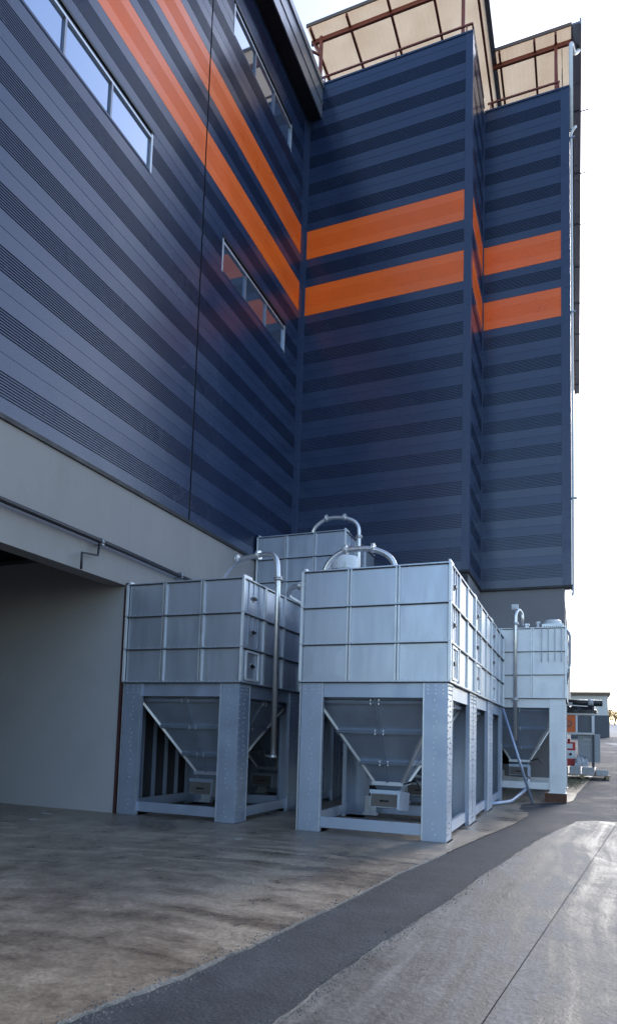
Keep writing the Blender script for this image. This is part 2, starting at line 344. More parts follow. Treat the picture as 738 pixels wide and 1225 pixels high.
# ------------------------------------------------------------------ cladding
MOD=.9558; ZCL=6.285
def profile(z0,z1,orange=()):
    """(z, outward depth, module index) polyline of the panel face: flat - micro-ribbed band - flat, with a joint"""
    pts=[]; i0=int(math.floor((z0-ZCL)/MOD)); i1=int(math.ceil((z1-ZCL)/MOD))
    for i in range(i0,i1):
        b=ZCL+i*MOD
        q=[(0,-.006),(.004,-.006),(.007,0),(.27,0.004)]
        n=9; w=.42/n
        for k in range(n):
            a=.27+k*w; q+=[(a+.006,-.0145),(a+w*.48,-.0145),(a+w*.48+.006,.004),(a+w,.004)]
        q+=[(MOD-.007,0),(MOD-.004,-.006),(MOD-.0005,-.006)]
        for z,d in q: pts.append((b+z,d*(.28 if orange and i in orange else 1),i))
    out=[]
    for (a,da,ia),(b,db,ib) in zip(pts,pts[1:]):
        if b<=z0 or a>=z1: continue
        za,zb=max(a,z0),min(b,z1)
        f=lambda z: da+(db-da)*(z-a)/(b-a) if b>a else da
        out.append((za,f(za),zb,f(zb),ia))
    return out
def clad(mb,P,z0,z1,orange=(9,11)):
    """P: function (t,depth)->(x,y) for t 0/1"""
    for za,da,zb,db,i in profile(z0,z1,orange):
        mi=1 if i in orange else 0
        a=P(0,da);b=P(1,da);c=P(1,db);d=P(0,db)
        mb.face([(a[0],a[1],za),(b[0],b[1],za),(c[0],c[1],zb),(d[0],d[1],zb)],mi)
CM=[M['navy'],M['orange']]
WX=-8.08
# ---- left wing
wing=empty('factory_building',(WX,10,0),'long factory wing in navy ribbed cladding with window strips above an open loading bay','building')
def inw(mb,name,mats,parent=None,root=wing):
    """build world coordinates under a root at its location"""
    p=parent or root
    off=Vector(root.location)
    mb.v=[tuple(Vector(v)-off) for v in mb.v]
    return mb.build(name,mats,p)
WINS=[(6.72,10.52,13.00,13.90),(13.47,17.27,12.93,13.84),(13.56,17.27,19.42,20.36),(6.82,10.52,19.6,20.5)]
ZS=21.62
YEND=18.55
def wface(y0,y1):
    mb=MB()
    wins=sorted([w for w in WINS if y0<w[0] and w[1]<y1])
    cols=sorted(set([y0,y1]+[w[0] for w in wins]+[w[1] for w in wins]))
    for a,b in zip(cols,cols[1:]):
        zz=ZCL+.02; holes=sorted((w[2],w[3]) for w in wins if w[0]<=a+1e-6 and w[1]>=b-1e-6)
        for h0,h1 in holes+[(ZS,None)]:
            clad(mb,lambda t,d,a=a,b=b:(WX+d,a+(b-a)*t),zz,h0)
            zz=h1
    return mb
inw(wface(-6,12.515),'cladding',CM); inw(wface(12.565,18.24),'cladding',CM)
mb=MB(); mb.box(WX-.03,WX-.02,12.50,12.58,ZCL,ZS); inw(mb,'panel_joint',M['black'])
mb=MB(); mb.box(WX-.02,WX+.012,18.24,18.545,ZCL,ZS)
inw(mb,'corner_flashing',M['flash'])
mb=MB(); mb.box(WX-.05,WX+.045,-6,18.5,ZCL-.06,ZCL+.018); inw(mb,'base_flashing',M['black'])
mb=MB(); mb.box(WX-.35,WX-.06,-6,18.5,ZCL-.2,ZS+.3); inw(mb,'backing_wall',M['dark_steel'])
for wi,(a,b,c,d) in enumerate(WINS):
    fr=MB(); x0,x1=WX-.05,WX-.0
    fr.box(WX-.058,x1+.012,a,a+.05,c,d); fr.box(WX-.058,x1+.012,b-.05,b,c,d)
    fr.box(WX-.058,x1+.006,a+.05,b-.05,d-.15,d-.10)
    w=inw(fr,'window',M['galv_rib'])
    sl_=MB(); sl_.box(WX-.058,x1+.01,a+.05,b-.05,c,c+.05); inw(sl_,'sill',M['flash'],w)
    hd=MB(); hd.box(WX-.056,x1+.03,a-.01,b+.01,d-.035,d+.02); hd.box(WX-.056,x1+.0,a+.05,b-.05,d-.1,d-.035)
    inw(hd,'hood',M['black'],w)
    L=(b-a-.1)/3
    for k in range(3):
        g=MB(); ya0=a+.05+k*L; g.box(WX-.055,WX-.04,ya0+.02,ya0+L-.02,c+.05,d-.15); inw(g,'pane',M['glass'],w)
        if k: 
            g=MB(); g.box(WX-.056,WX+.004,ya0-.022,ya0+.022,c+.05,d-.15); inw(g,'mullion',M['fascia'],w)
# eave
mb=MB(); mb.box(WX-.3,-7.62,-6,18.535,ZS,ZS+.05); inw(mb,'soffit',M['soffit'])
mb=MB(); mb.box(-7.64,-7.60,-6,18.53,ZS-.03,ZS+.42); mb.box(-7.64,-7.575,-6,18.53,ZS+.42,ZS+.50); mb.box(-7.64,-7.60,-6,18.53,ZS+.50,ZS+.98); mb.box(-7.64,-7.55,-6,18.53,ZS+.98,ZS+1.2)
inw(mb,'fascia',M['fascia'])
mb=MB(); mb.box(-30,-7.64,-6,18.53,ZS+1.0,ZS+1.18); inw(mb,'roof',M['dark_steel'])
# lower storey: lintel band, pier, bay
ZL=4.36
mb=MB(); mb.box(WX-.35,WX,-6,10.458,ZL,ZCL-.062); mb.box(WX-.35,WX,10.46,18.5,ZL,ZCL-.062); mb.box(WX-.35,WX,10.625,18.5,-.1,ZL); mb.box(WX-.35,WX,-6,1.5,-.1,ZL)
inw(mb,'concrete_wall',M['concrete_wall'])
mb=MB(); mb.box(-22,WX-.012,10.47,10.62,-.1,ZL-.002); mb.box(-22,WX-.352,10.47,10.62,ZL-.002,5.6); inw(mb,'bay_back_wall',M['bay_wall'])
mb=MB(); mb.box(-22.3,-22,-6,10.6,-.1,5.6); mb.box(-22,WX-.352,-6.2,-6,-.1,5.6); inw(mb,'bay_side_wall',M['bay_wall'])
mb=MB(); mb.box(-22,WX-.352,-6,10.47,5.3,5.5)
inw(mb,'bay_ceiling',M['dark_steel'])
for yy in (4.2,5.8,7.4,9.0,10.2):
    mb=MB(); mb.box(-22,WX-.36,yy-.07,yy+.07,4.95,5.298); mb.box(-22,WX-.36,yy-.12,yy+.12,4.93,4.95); inw(mb,'ceiling_beam',M['dark_steel'])
mb=MB(); mb.box(WX-.01,WX+.03,10.45,10.61,0.012,ZL+.05); mb.box(WX-.03,WX-.012,10.45,10.468,0.012,ZL-.05)
inw(mb,'door_frame',M['red_dark'])
# pipe on the band
mb=MB(); mb.tube([(WX+.14,-6,4.95),(WX+.14,10,4.95),(WX+.14,13.2,4.90)],.045,10); wp=inw(mb,'wall_pipe',M['blackpipe'])
for yy in (5.6,9.5,12.1):
    mb=MB(); mb.box(WX+.002,WX+.19,yy-.03,yy+.03,4.88,4.90); mb.tube([(WX+.14,yy-.035,4.95),(WX+.14,yy+.035,4.95)],.06,10); inw(mb,'pipe_clamp',M['fascia'],wp)
mb=MB(); mb.tube([(WX+.14,9.45,4.88),(WX+.14,9.43,4.68),(WX+.14,9.02,4.62),(WX+.14,9.02,4.33)],.022,8); inw(mb,'drip_pipe',M['blackpipe'],wp)

# ---- towers
XT1=-2.80; YT1=18.55; YT2=21.19; XT2=-.40; XR=-.14; ZT1=22.83; ZT2=22.66
tower=empty('tower_building',(-4,20,0),'tall stepped navy tower with two orange bands under an open beige roof','building')
tw=lambda mb,name,mats,parent=None: inw(mb,name,mats,parent,tower)
mb=MB(); clad(mb,lambda t,d:(-8.0+(XT1-.2+8.0)*t,YT1-d),ZCL+.02,ZT1-.06); tw(mb,'front_cladding',CM)
mb=MB(); clad(mb,lambda t,d:(XT1+d,YT1+.25+(YT2-YT1-.37)*t),ZCL+.02,ZT1-.06); tw(mb,'side_cladding',CM)
mb=MB(); clad(mb,lambda t,d:(XT1+.03+(XT2-XT1-.03)*t,YT2-d),ZCL+.02,ZT2-.06); tw(mb,'front_cladding',CM)
mb=MB()
clad(mb,lambda t,d:(-.36+d,22.0+24.4*t),ZCL+.02,24.9); tw(mb,'side_cladding',CM)
def ubox(*a):
    mb=MB(); mb.box(*a); return mb
tw(ubox(-8.078,-8.0,YT1-.012,YT1+.03,ZCL,ZT1-.06),'corner_flashing',M['flash'])
mb=MB(); mb.box(XT1-.2,XT1+.012,YT1-.014,YT1+.02,ZCL,ZT1-.06); mb.box(XT1-.02,XT1+.012,YT1+.02,YT1+.25,ZCL,ZT1-.06); tw(mb,'corner_flashing',M['flash'])
mb=MB(); mb.box(XT1-.02,XT1+.012,YT2-.12,YT2-.016,ZCL,ZT2-.06); mb.box(XT1+.012,XT1+.03,YT2-.014,YT2+.02,ZCL,ZT2-.06); tw(mb,'corner_flashing',M['flash'])
mb=MB(); mb.box(XT2,XR+.012,YT2-.014,YT2+.02,ZCL,ZT2-.06); mb.box(XR-.02,XR+.012,YT2+.02,YT2+.55,ZCL,ZT2-.06); mb.box(-.36,XR-.02,YT2+.53,YT2+.55,ZCL,ZT2-.06); tw(mb,'corner_flashing',M['flash'])
# cores (backing, keep light out)
mb=MB(); mb.box(-8.4,XT1-.03,YT1+.032,YT2+2,-.1,ZT1-.3); mb.box(XT1-.03,XR-.03,YT2+.032,YT2+.52,ZCL-.02,ZT2-.35); mb.box(XT1-.03,-.38,YT2+.56,46.4,ZCL-.1,ZT2-.35); tw(mb,'core_wall',M['dark_steel'])
mb=MB(); mb.box(-8.07,XT1+.02,YT1-.03,YT1+.06,ZT1-.06,ZT1); mb.box(XT1-.06,XT1+.02,YT1+.06,YT2,ZT1-.06,ZT1); tw(mb,'parapet_cap',M['flash'])
tw(ubox(XT1+.022,XR+.02,YT2-.03,YT2+.06,ZT2-.06,ZT2),'parapet_cap',M['flash'])
mb=MB(); mb.box(-8.07,XT1+.03,YT1-.035,YT1+.02,ZCL-.05,ZCL+.018); mb.box(XT1-.02,XT1+.03,YT1+.02,YT2-.036,ZCL-.05,ZCL+.018); mb.box(XT1+.03,XR+.03,YT2-.035,YT2+.02,ZCL-.05,ZCL+.018); mb.box(XR-.02,XR+.03,YT2+.02,YT2+.5,ZCL-.05,ZCL+.018)
tw(mb,'base_flashing',M['black'])
mb=MB(); mb.box(-8.075,XT1-.18,YT1+.16,YT1+.4,-.1,ZCL-.052); mb.box(XT1-.4,XT1-.18,YT1+.4,YT2+.06,-.1,ZCL-.052); mb.box(XT1-.4,XR-.19,YT2+.06,YT2+.35,-.1,ZCL-.052); mb.box(XR-.5,XR-.24,YT2+.35,46,-.1,ZCL-.052)
mb.box(XT1-.2,XT1-.02,YT1+.16,YT2+.06,-.1+6.0,ZCL-.053)
tw(mb,'concrete_wall',simple('grey_tower_base',(.21,.20,.205),.75,0,.06,1.2,.2,40,.08,dirt=(.15,.145,.145),dirt_amt=.35,dirt_scale=.7))
# roofs
ZR=25.0
def roof(name,x0,x1,y0,y1,purl,posts,side_x):
    t=MB(); nn=int((x1-x0)/.075); xs=[x0+(x1-x0)*i/nn for i in range(nn+1)]
    for i in range(nn): t.face([(xs[i],y0,ZR+.006*(i%2)),(xs[i+1],y0,ZR+.006*((i+1)%2)),(xs[i+1],y1,ZR+.006*((i+1)%2)),(xs[i],y1,ZR+.006*(i%2))],0,True)
    r=tw(t,name,M['sheet'])
    fb=MB(); fb.bar((x0,y0+.45,ZR-.11),(x1,y0+.45,ZR-.11),.08,.15); tw(fb,'front_beam',M['red_steel'],r)
    for x in purl:
        p=MB(); p.box(x-.035,x+.035,y0+.02,y1,ZR-.10,ZR-.004); tw(p,'purlin',M['red_steel'],r)
    for k,(x,y,zb) in enumerate(posts):
        p=MB(); p.box(x-.05,x+.05,y-.05,y+.05,zb,ZR-.02); tw(p,'post',M['red_steel'],r)
    e=MB(); e.box(x0-.01,x1+.01,y0-.035,y0-.001,ZR-.02,ZR+.10); tw(e,'front_trim',M['shed_roof'],r)
    return r
r1=roof('canopy_roof',-8.22,-2.62,18.47,30,[-8.1,-6.84,-5.47,-4.08,-2.78],[(-7.86,18.9,ZT1-.4),(-3.15,18.9,ZT1-.4)],-2.6)
mb=MB(); mb.box(-2.62,-2.585,18.43,30,ZR-.06,ZR+.14); mb.box(-2.585,-2.47,18.43,30,ZR-.02,ZR+.20); tw(mb,'side_gutter',M['fascia'],r1)
for a in ((-7.86,18.9,24.35,-8.15,18.9,24.85),(-8.15,18.6,24.3,-7.86,18.9,24.3)):
    mb=MB(); mb.bar(a[:3],a[3:],.06,.06); tw(mb,'brace',M['red_steel'],r1)
r2=roof('canopy_roof',-2.60,-.06,21.42,46,[-2.35,-1.22,-.55],[(-.55,21.85,ZT2-.4)],.2)
mb=MB(); mb.box(-.06,.19,21.40,46.5,ZR-.012,ZR+.05); sof=tw(mb,'side_soffit',M['fascia'],r2)
mb=MB(); mb.box(.19,.25,21.40,46.5,ZR-.06,ZR+.16); tw(mb,'side_gutter',M['fascia'],r2)
mb=MB(); mb.box(-.07,-.03,21.40,46.5,ZR-.09,ZR-.014); tw(mb,'purlin',M['red_dark'],r2)
for k in range(8):
    y=24.7+2.93*k
    mb=MB(); mb.bar((-.05,y,ZR-.05),(.50,y,ZR-.05),.03,.035); tw(mb,'gutter_bracket',M['fascia'],r2)
def rail(pts,zs,posts):
    mb=MB()
    for z in zs:
        for a,b in zip(pts,pts[1:]): mb.bar((a[0],a[1],z),(b[0],b[1],z),.05,.05)
    for (x,y) in posts: mb.box(x-.02,x+.02,y-.02,y+.02,zs[0]-.35,zs[-1]+.02)
    return mb
tw(rail([(-7.7,YT1+.12),(XT1-.03,YT1+.12),(XT1-.03,YT2)],(ZT1+.08,ZT1+.36),[(-7.6,YT1+.12),(-5.2,YT1+.12),(-3.0,YT1+.12)]),'railing',M['red_steel'])
tw(rail([(XT1+.1,YT2+.12),(-.42,YT2+.12)],(ZT2+.06,ZT2+.36),[(-2.6,YT2+.12),(-.45,YT2+.12)]),'railing',M['red_steel'])
# rainwater pipe on the right corner
mb=MB(); mb.tube(fillet([(.17,22.3,24.95),(.02,22.0,24.55),(-.06,21.5,24.45),(-.085,21.33,24.2),(-.085,21.33,21.2)],.15),.065,10); dp=tw(mb,'downpipe',M['pvc'])
mb=MB(); mb.tube(fillet([(.06,21.33,21.3),(-.085,21.33,21.15),(-.085,21.33,20.9),(-.085,21.33,6.5),(-.085,21.30,6.1),(-.12,21.27,6.0)],.1),.04,10); tw(mb,'lower_pipe',M['pvc'],dp)
for z in (20.9,15,9):
    tw(ubox(-.13,.03,21.28,21.38,z,z+.05),'pipe_clamp',M['fascia'],dp)

# ------------------------------------------------------------------ galvanised bins
BW,BD=2.45,2.69; ZB=2.485; RH=.6267
def bin_proto(rows):
    zt=ZB+RH*rows
    r=empty('storage_bin')
    mats_leg=[M['galv_leg'],M['bolt']]
    fw,fd,th=.385,.43,.012
    # legs, each an angle of two bolted plates with folded lips
    for sx in (0,1):
        for sy in (0,1):
            mb=MB(); X=lambda a: a if sx==0 else BW-a
            Y=lambda a: a if sy==0 else BD-a
            ny=-1 if sy==0 else 1; nx=-1 if sx==0 else 1
            mb.box(X(.003),X(fw),Y(0),Y(th),0,ZB-.004); mb.box(X(fw-th),X(fw),Y(th),Y(.075),0,ZB-.004)
            mb.box(X(0),X(th),Y(th+.001),Y(fd),0,ZB-.004); mb.box(X(th),X(.07),Y(fd-th),Y(fd),0,ZB-.004)
            mb.box(X(fw-.016),X(fw+.002),Y(-.006),Y(-.0005),0,ZB-.006,1); mb.box(X(-.006),X(-.0005),Y(fd-.016),Y(fd+.002),0,ZB-.006,1)
            if sx==0: mb.box(-.028,-.007,Y(-.010),Y(.02),.013,ZB-.012,1)
            mb.box(X(-.03),X(fw+.03),Y(-.03),Y(fd+.02),-.0,.012)   # foot plate
            n=26
            for k in range(n):
                z=.12+k*(ZB-.42)/(n-1)
                if .30<z<.50 or k%7==5: continue
                dx=.195+(.015 if k%3 else -.022)
                mb.bolt((X(dx),Y(0),z),(0,ny,0),.014,.012,1)
                mb.bolt((X(0),Y(.22+(.02 if k%2 else -.02)),z),(nx,0,0),.014,.014,1)
            for k in range(18):
                z=.12+k*(ZB-.4)/17
                mb.bolt((X(0),Y(.05),z),(nx,0,0),.013,.013,1)
            for k in range(3):
                for j in range(3):
                    mb.bolt((X(.07+j*.12),Y(0),ZB-.07-k*.065),(0,ny,0),.014,.012,1)
                    mb.bolt((X(0),Y(.08+j*.12),ZB-.07-k*.065),(nx,0,0),.014,.014,1)
            mb.build('leg',mats_leg,r)
            # bright folded edge on outer corner
    # header and base beams
    for sy in (0,1):
        y0=.03 if sy==0 else BD-.03-.05
        mb=MB(); mb.box(fw+.002,BW-fw-.002,y0,y0+.05,ZB-.26,ZB-.008); mb.box(fw+.002,BW-fw-.002,y0+.05 if sy==0 else y0-.07,y0+.12 if sy==0 else y0,ZB-.26,ZB-.245); mb.build('header_beam',M['galv_leg'],r)
        y1=.045 if sy==0 else BD-.045-.06
        mb=MB(); mb.box(fw-.012,BW-fw+.012,y1+.001,y1+.06,.085,.26); mb.build('base_beam',M['galv_leg'],r)
    for sx in (0,1):
        x0=.03 if sx==0 else BW-.08
        mb=MB(); mb.box(x0,x0+.05,fd+.002,BD-fd-.002,ZB-.26,ZB-.008); mb.build('header_beam',M['galv_leg'],r)
        x1=.045 if sx==0 else BW-.045-.06
        mb=MB(); mb.box(x1,x1+.06,fd-.012,BD-fd+.012,.085,.26); mb.build('base_beam',M['galv_leg'],r)
    # box walls: slightly dished sheets, double ribs between, flanged rails at each course
    def wallface(fx,length,name,hatch=False):
        mb=MB(); e=.018
        cw=length/3
        for row in range(rows):
            for c in range(3):
                a0,a1=c*cw+.02,(c+1)*cw-.02; z0,z1=ZB+row*RH+.012,ZB+(row+1)*RH-.012
                bulge=random.uniform(-.006,.010); ca,cz=(a0+a1)/2+random.uniform(-.1,.1),(z0+z1)/2+random.uniform(-.08,.08)
                P=[(a0,.0,z0),(a1,.0,z0),(a1,.0,z1),(a0,.0,z1)]
                m_=[((a0+ca)/2,bulge*.7,(z0+cz)/2),((a1+ca)/2,bulge*.7,(z0+cz)/2),((a1+ca)/2,bulge*.7,(z1+cz)/2),((a0+ca)/2,bulge*.7,(z1+cz)/2)]
                for i in range(4):
                    j=(i+1)%4
                    mb.face([fx(*P[i]),fx(*P[j]),fx(*m_[j]),fx(*m_[i])],0,False)
                mb.face([fx(*q) for q in m_],0,False)
        # backing
        mb.face([fx(0,-.012,ZB),fx(length,-.012,ZB),fx(length,-.012,zt),fx(0,-.012,zt)])
        w=mb.build(name,M['galv'],r)
        for c in (1,2):
            rb=MB()
            for s in (-1,1):
                a=c*cw+s*.026
                lo=(a-.014,-.01); hi=(a+.014,.034)
                for row in range(rows):
                    z0,z1=ZB+row*RH+.014,ZB+(row+1)*RH-.014
                    pts=[fx(lo[0],lo[1],z0),fx(hi[0],lo[1],z0),fx(hi[0],lo[1],z1),fx(lo[0],lo[1],z1),fx(lo[0],hi[1],z0),fx(hi[0],hi[1],z0),fx(hi[0],hi[1],z1),fx(lo[0],hi[1],z1)]
                    b=len(rb.v); rb.v+=pts
                    for q in ((0,3,2,1),(4,5,6,7),(0,1,5,4),(1,2,6,5),(2,3,7,6),(3,0,4,7)): rb.f.append(tuple(b+i for i in q)); rb.m.append(0); rb.s.append(False)
            rb.build('vertical_rib',M['galv_rib'],w)
        return w
    wf=wallface(lambda a,d,z:(a,-d,z),BW,'wall_sheet')
    wb=wallface(lambda a,d,z:(BW-a,BD+d,z),BW,'wall_sheet')
    wl=wallface(lambda a,d,z:(-d,BD-a,z),BD,'wall_sheet')
    wr=wallface(lambda a,d,z:(BW+d,a,z),BD,'wall_sheet')
    for lv in range(rows+1):
        z=ZB+lv*RH; mb=MB(); o=.042 if lv not in (rows,) else .03
        h=.010
        mb.box(-o,BW+o,-o,.0-.002,z-h,z+h); mb.box(-o,BW+o,BD+.002,BD+o,z-h,z+h); mb.box(-o,-.002,-.002,BD+.002,z-h,z+h); mb.box(BW+.002,BW+o,-.002,BD+.002,z-h,z+h)
        if lv in (0,rows):
            pass
        for k in range(22):
            x=.06+k*(BW-.12)/21
            if lv<rows: mb.bolt((x,-.022,z+h),(0,0,1),.009,.014,1)
            y=.06+k*(BD-.12)/21
            if lv<rows: mb.bolt((BW+.022,y,z+h),(0,0,1),.009,.014,1)
        q=z-h-.0005; mb.box(-o+.004,BW+o-.004,-o+.004,-.0025,q-.016,q,2); mb.box(BW+.0025,BW+o-.004,-.0025,BD+.002,q-.016,q,2)  # added dark strips below the rail paint in its underside shade
        mb.build('rail' if lv<rows else 'top_rail',[M['galv'],M['bolt'],M['rail_shade']],r)
    # corner trims
    for sx in (0,1):
        for sy in (0,1):
            mb=MB(); x0,x1=((-.046,-.0025) if sx==0 else (BW+.0025,BW+.046)); y0,y1=((-.046,-.0025) if sy==0 else (BD+.0025,BD+.046))
            for row in range(rows): mb.box(x0,x1,y0,y1,ZB+row*RH+.0105,ZB+(row+1)*RH-.0105)
            mb.build('corner_trim',M['galv_trim'],r)
    for (x,y) in ((BW-.0,0.03),(0.0,.03),(BW,BD-.03)):
        mb=MB(); mb.box(x-.012 if x>0 else -.02,x+.02,y-.03,y+.28 if y<1 else y+.03,zt+.011,zt+.055); mb.build('lifting_tab',M['galv_trim'],r)
    mb=MB(); mb.box(.01,BW-.01,.01,BD-.01,zt-.03,zt-.008); mb.build('lid',M['galv'],r)
    # hatch column on the right side
    for row in range(3):
        z0=ZB+row*RH; c=.42
        mb=MB(); zc=z0+RH*.5
        mb.tube([(BW+.004,c,zc),(BW+.02,c,zc)],.062,10,0); 
        sg=mb.build('sight_port',M['galv_rib'],r)
        mb=MB(); mb.tube([(BW+.02,c,zc),(BW+.028,c,zc)],.045,10,0); mb.box(BW+.02,BW+.045,c-.075,c+.075,zc-.02,zc+.02); mb.build('clamp_knob',M['black'],sg)
    mb=MB(); z0,z1=ZB+.06,ZB+RH-.06
    for a in (.16,.66): mb.box(BW+.012,BW+.045,a-.022,a+.022,z0,z1)
    for zz in (z0,z1): mb.box(BW+.012,BW+.040,.18,.64,zz-.018,zz+.018)
    hd=mb.build('hatch_frame',M['galv_trim'],r)
    for row in range(1,rows):
        z0=ZB+row*RH
        for k in range(3):
            a=.22+k*.2
            mb=MB(); mb.box(BW+.004,BW+.022,a-.012,a+.012,z0+RH*.5 if k==1 else z0+.05,z0+RH-.03); mb.build('stiffener',M['galv'],r)
    # hopper
    z1=ZB-.14; z0=.80; x0,x1=.10,BW-.10; y0,y1=.13,BD-.13; cx,cy=BW/2,BD/2; ho=.25
    T=[(x0,y0,z1),(x1,y0,z1),(x1,y1,z1),(x0,y1,z1)]; B=[(cx-ho,cy-ho,z0),(cx+ho,cy-ho,z0),(cx+ho,cy+ho,z0),(cx-ho,cy+ho,z0)]
    mb=MB()
    for i in range(4):
        j=(i+1)%4; mb.face([B[i],B[j],T[j],T[i]])
        mb.face([T[i],T[j],(T[j][0],T[j][1],ZB-.01),(T[i][0],T[i][1],ZB-.01)])
    hp=mb.build('hopper',M['hopper'],r)
    mix=lambda p,q,t: Vector(p)*(1-t)+Vector(q)*t
    cen=Vector((cx,cy,1.6))
    for i in range(4):
        mb=MB(); mb.bar(mix(T[i],B[i],-.06),mix(T[i],B[i],1.0),.05,.05,up=(Vector(T[i])-cen)); mb.build('corner_angle',M['galv_rib'],hp)
    for i in range(4):
        j=(i+1)%4; nrm=(Vector(B[j])-Vector(B[i])).cross(Vector(T[i])-Vector(B[i])).normalized()
        for t in (.10,.42,.76):
            a,b=mix(T[i],B[i],t),mix(T[j],B[j],t); d=(b-a).normalized()
            mb=MB(); mid=(a+b)/2
            mb.bar(a+d*.04+nrm*.02,b-d*.04+nrm*.02,.04,.055,up=nrm); mb.bar(a+d*.04+nrm*.03+Vector((0,0,-.03)),b-d*.04+nrm*.03+Vector((0,0,-.03)),.03,.025,up=nrm)
            for s in (-1,1): mb.bolt(mid+d*(.07*s)+nrm*.045,nrm,.016,.03,1); mb.bar(mid+d*(.07*s)+nrm*.05+Vector((0,0,.04)),mid+d*(.07*s)+nrm*.05-Vector((0,0,.05)),.02,.025,up=nrm,mi=1)
            mb.build('stiffener',[M['hopper'],M['bolt']],hp)
        mb=MB(); mb.bar((mix(T[i],T[j],.5))+nrm*.015,(mix(B[i],B[j],.5))+nrm*.015,.035,.03,up=nrm); mb.build('seam',M['hopper'],hp)
    # outlet with slide gate
    mb=MB(); mb.box(cx-ho-.03,cx+ho+.03,cy-ho-.03,cy+ho+.03,z0-.055,z0+.01); mb.build('outlet_flange',M['galv'],r)
    mb=MB(); a,b=ho-.01,.17; zz0,zz1=z0-.22,z0-.056
    Tt=[(cx-a,cy-a,zz1),(cx+a,cy-a,zz1),(cx+a,cy+a,zz1),(cx-a,cy+a,zz1)]; Bb=[(cx-b,cy-b,zz0),(cx+b,cy-b,zz0),(cx+b,cy+b,zz0),(cx-b,cy+b,zz0)]
    for i in range(4):
        j=(i+1)%4; mb.face([Bb[i],Bb[j],Tt[j],Tt[i]])
    mb.build('outlet_cone',M['hopper'],r)
    mb=MB(); gx0,gx1,gy0,gy1=cx-.25,cx+.25,cy-.45,cy+.20; gz0,gz1=.34,.575
    rot=Matrix.Translation((cx,cy-.1,.45))@Matrix.Rotation(rad(-7),4,'X')@Matrix.Translation((-cx,-cy+.1,-.45))
    mb.box(gx0,gx1,gy0,gy1,gz0,gz1,0,rot); mb.box(gx1-.012,gx1+.03,gy0-.05,gy1,gz0-.03,gz1+.06,0,rot); mb.box(gx0-.02,gx1-.012,gy0-.02,gy0+.10,gz1,gz1+.06,0,rot)
    g=mb.build('slide_gate',M['hopper'],r)
    mb=MB(); mb.box(gx0+.015,gx1-.02,gy0-.018,gy0-.001,gz0+.012,gz1-.01,0,rot); gp=mb.build('gate_plate',M['gate'],g)
    mb=MB(); pts=[rot@Vector((cx-.07,gy0-.02,.45)),rot@Vector((cx-.06,gy0-.055,.45)),rot@Vector((cx+.06,gy0-.055,.45)),rot@Vector((cx+.07,gy0-.02,.45))]
    mb.tube(pts,.012,8); mb.build('handle',M['black'],g)
    mb=MB(); mb.bar((cx+.28,cy-.2,.78),(cx+.52,cy-.3,.86),.03,.03); mb.bar((cx+.52,cy-.3,.86),(cx+.60,cy-.34,.74),.025,.025); mb.build('gate_lever',M['black'],r)
    mb=MB(); mb.box(.50,.72,BD-.55,BD-.53,.14,.45); mb.box(.47,.75,BD-.6,BD-.48,.09,.14); mb.build('gusset_plate',M['galv_rib'],r)
    mb=MB(); mb.box(.43,.80,BD-.10,BD-.09,.62,1.75); mb.build('cover_plate',M['galv_leg'],r)
    return r
BINS='galvanised storage bins beside the factory'
A=bin_proto(3); Tb=bin_proto(7)
def place(o,x,y,z,label):
    o.location=(x,y,z); tag(o,label,'storage bin',BINS)
XL0,XL1=-7.975,-4.305
place(A,XL1,10.37,0,'large galvanised hopper bin at the front right, nearest to the asphalt strip')
for x,y,z,l in ((XL1,13.09,0,'galvanised hopper bin in the middle of the right row, white filter on its roof'),
                (XL1,15.81,0,'galvanised hopper bin at the far end of the right row, with a leaning pole'),
                (XL0,10.44,0,'shaded galvanised hopper bin at the front left, beside the open loading bay'),
                (XL0,13.16,0,'galvanised hopper bin mostly hidden between the front left bin and the tall bin'),
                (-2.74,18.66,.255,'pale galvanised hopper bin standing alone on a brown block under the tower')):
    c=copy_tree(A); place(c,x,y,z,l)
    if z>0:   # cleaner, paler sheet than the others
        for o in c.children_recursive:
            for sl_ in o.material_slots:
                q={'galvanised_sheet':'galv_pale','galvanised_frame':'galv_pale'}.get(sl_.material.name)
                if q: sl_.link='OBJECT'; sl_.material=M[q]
place(Tb,XL0,15.88,0,'tallest galvanised bin with seven courses of panels, in the corner by the tower')

# ribbed partition behind the left row
mb=MB(); mb.box(WX+.004,WX+.03,10.95,18.4,.2,2.6); rp=mb.build('ribbed_partition',M['dark_steel'])
tag(rp,'dark ribbed steel partition along the wall behind the left bins','partition')
for k in range(18):
    y=11.15+.42*k
    mb=MB(); mb.box(WX+.031,WX+.10,y-.02,y+.02,.2,2.6); mb.build('rib',M['galv_leg'],rp)

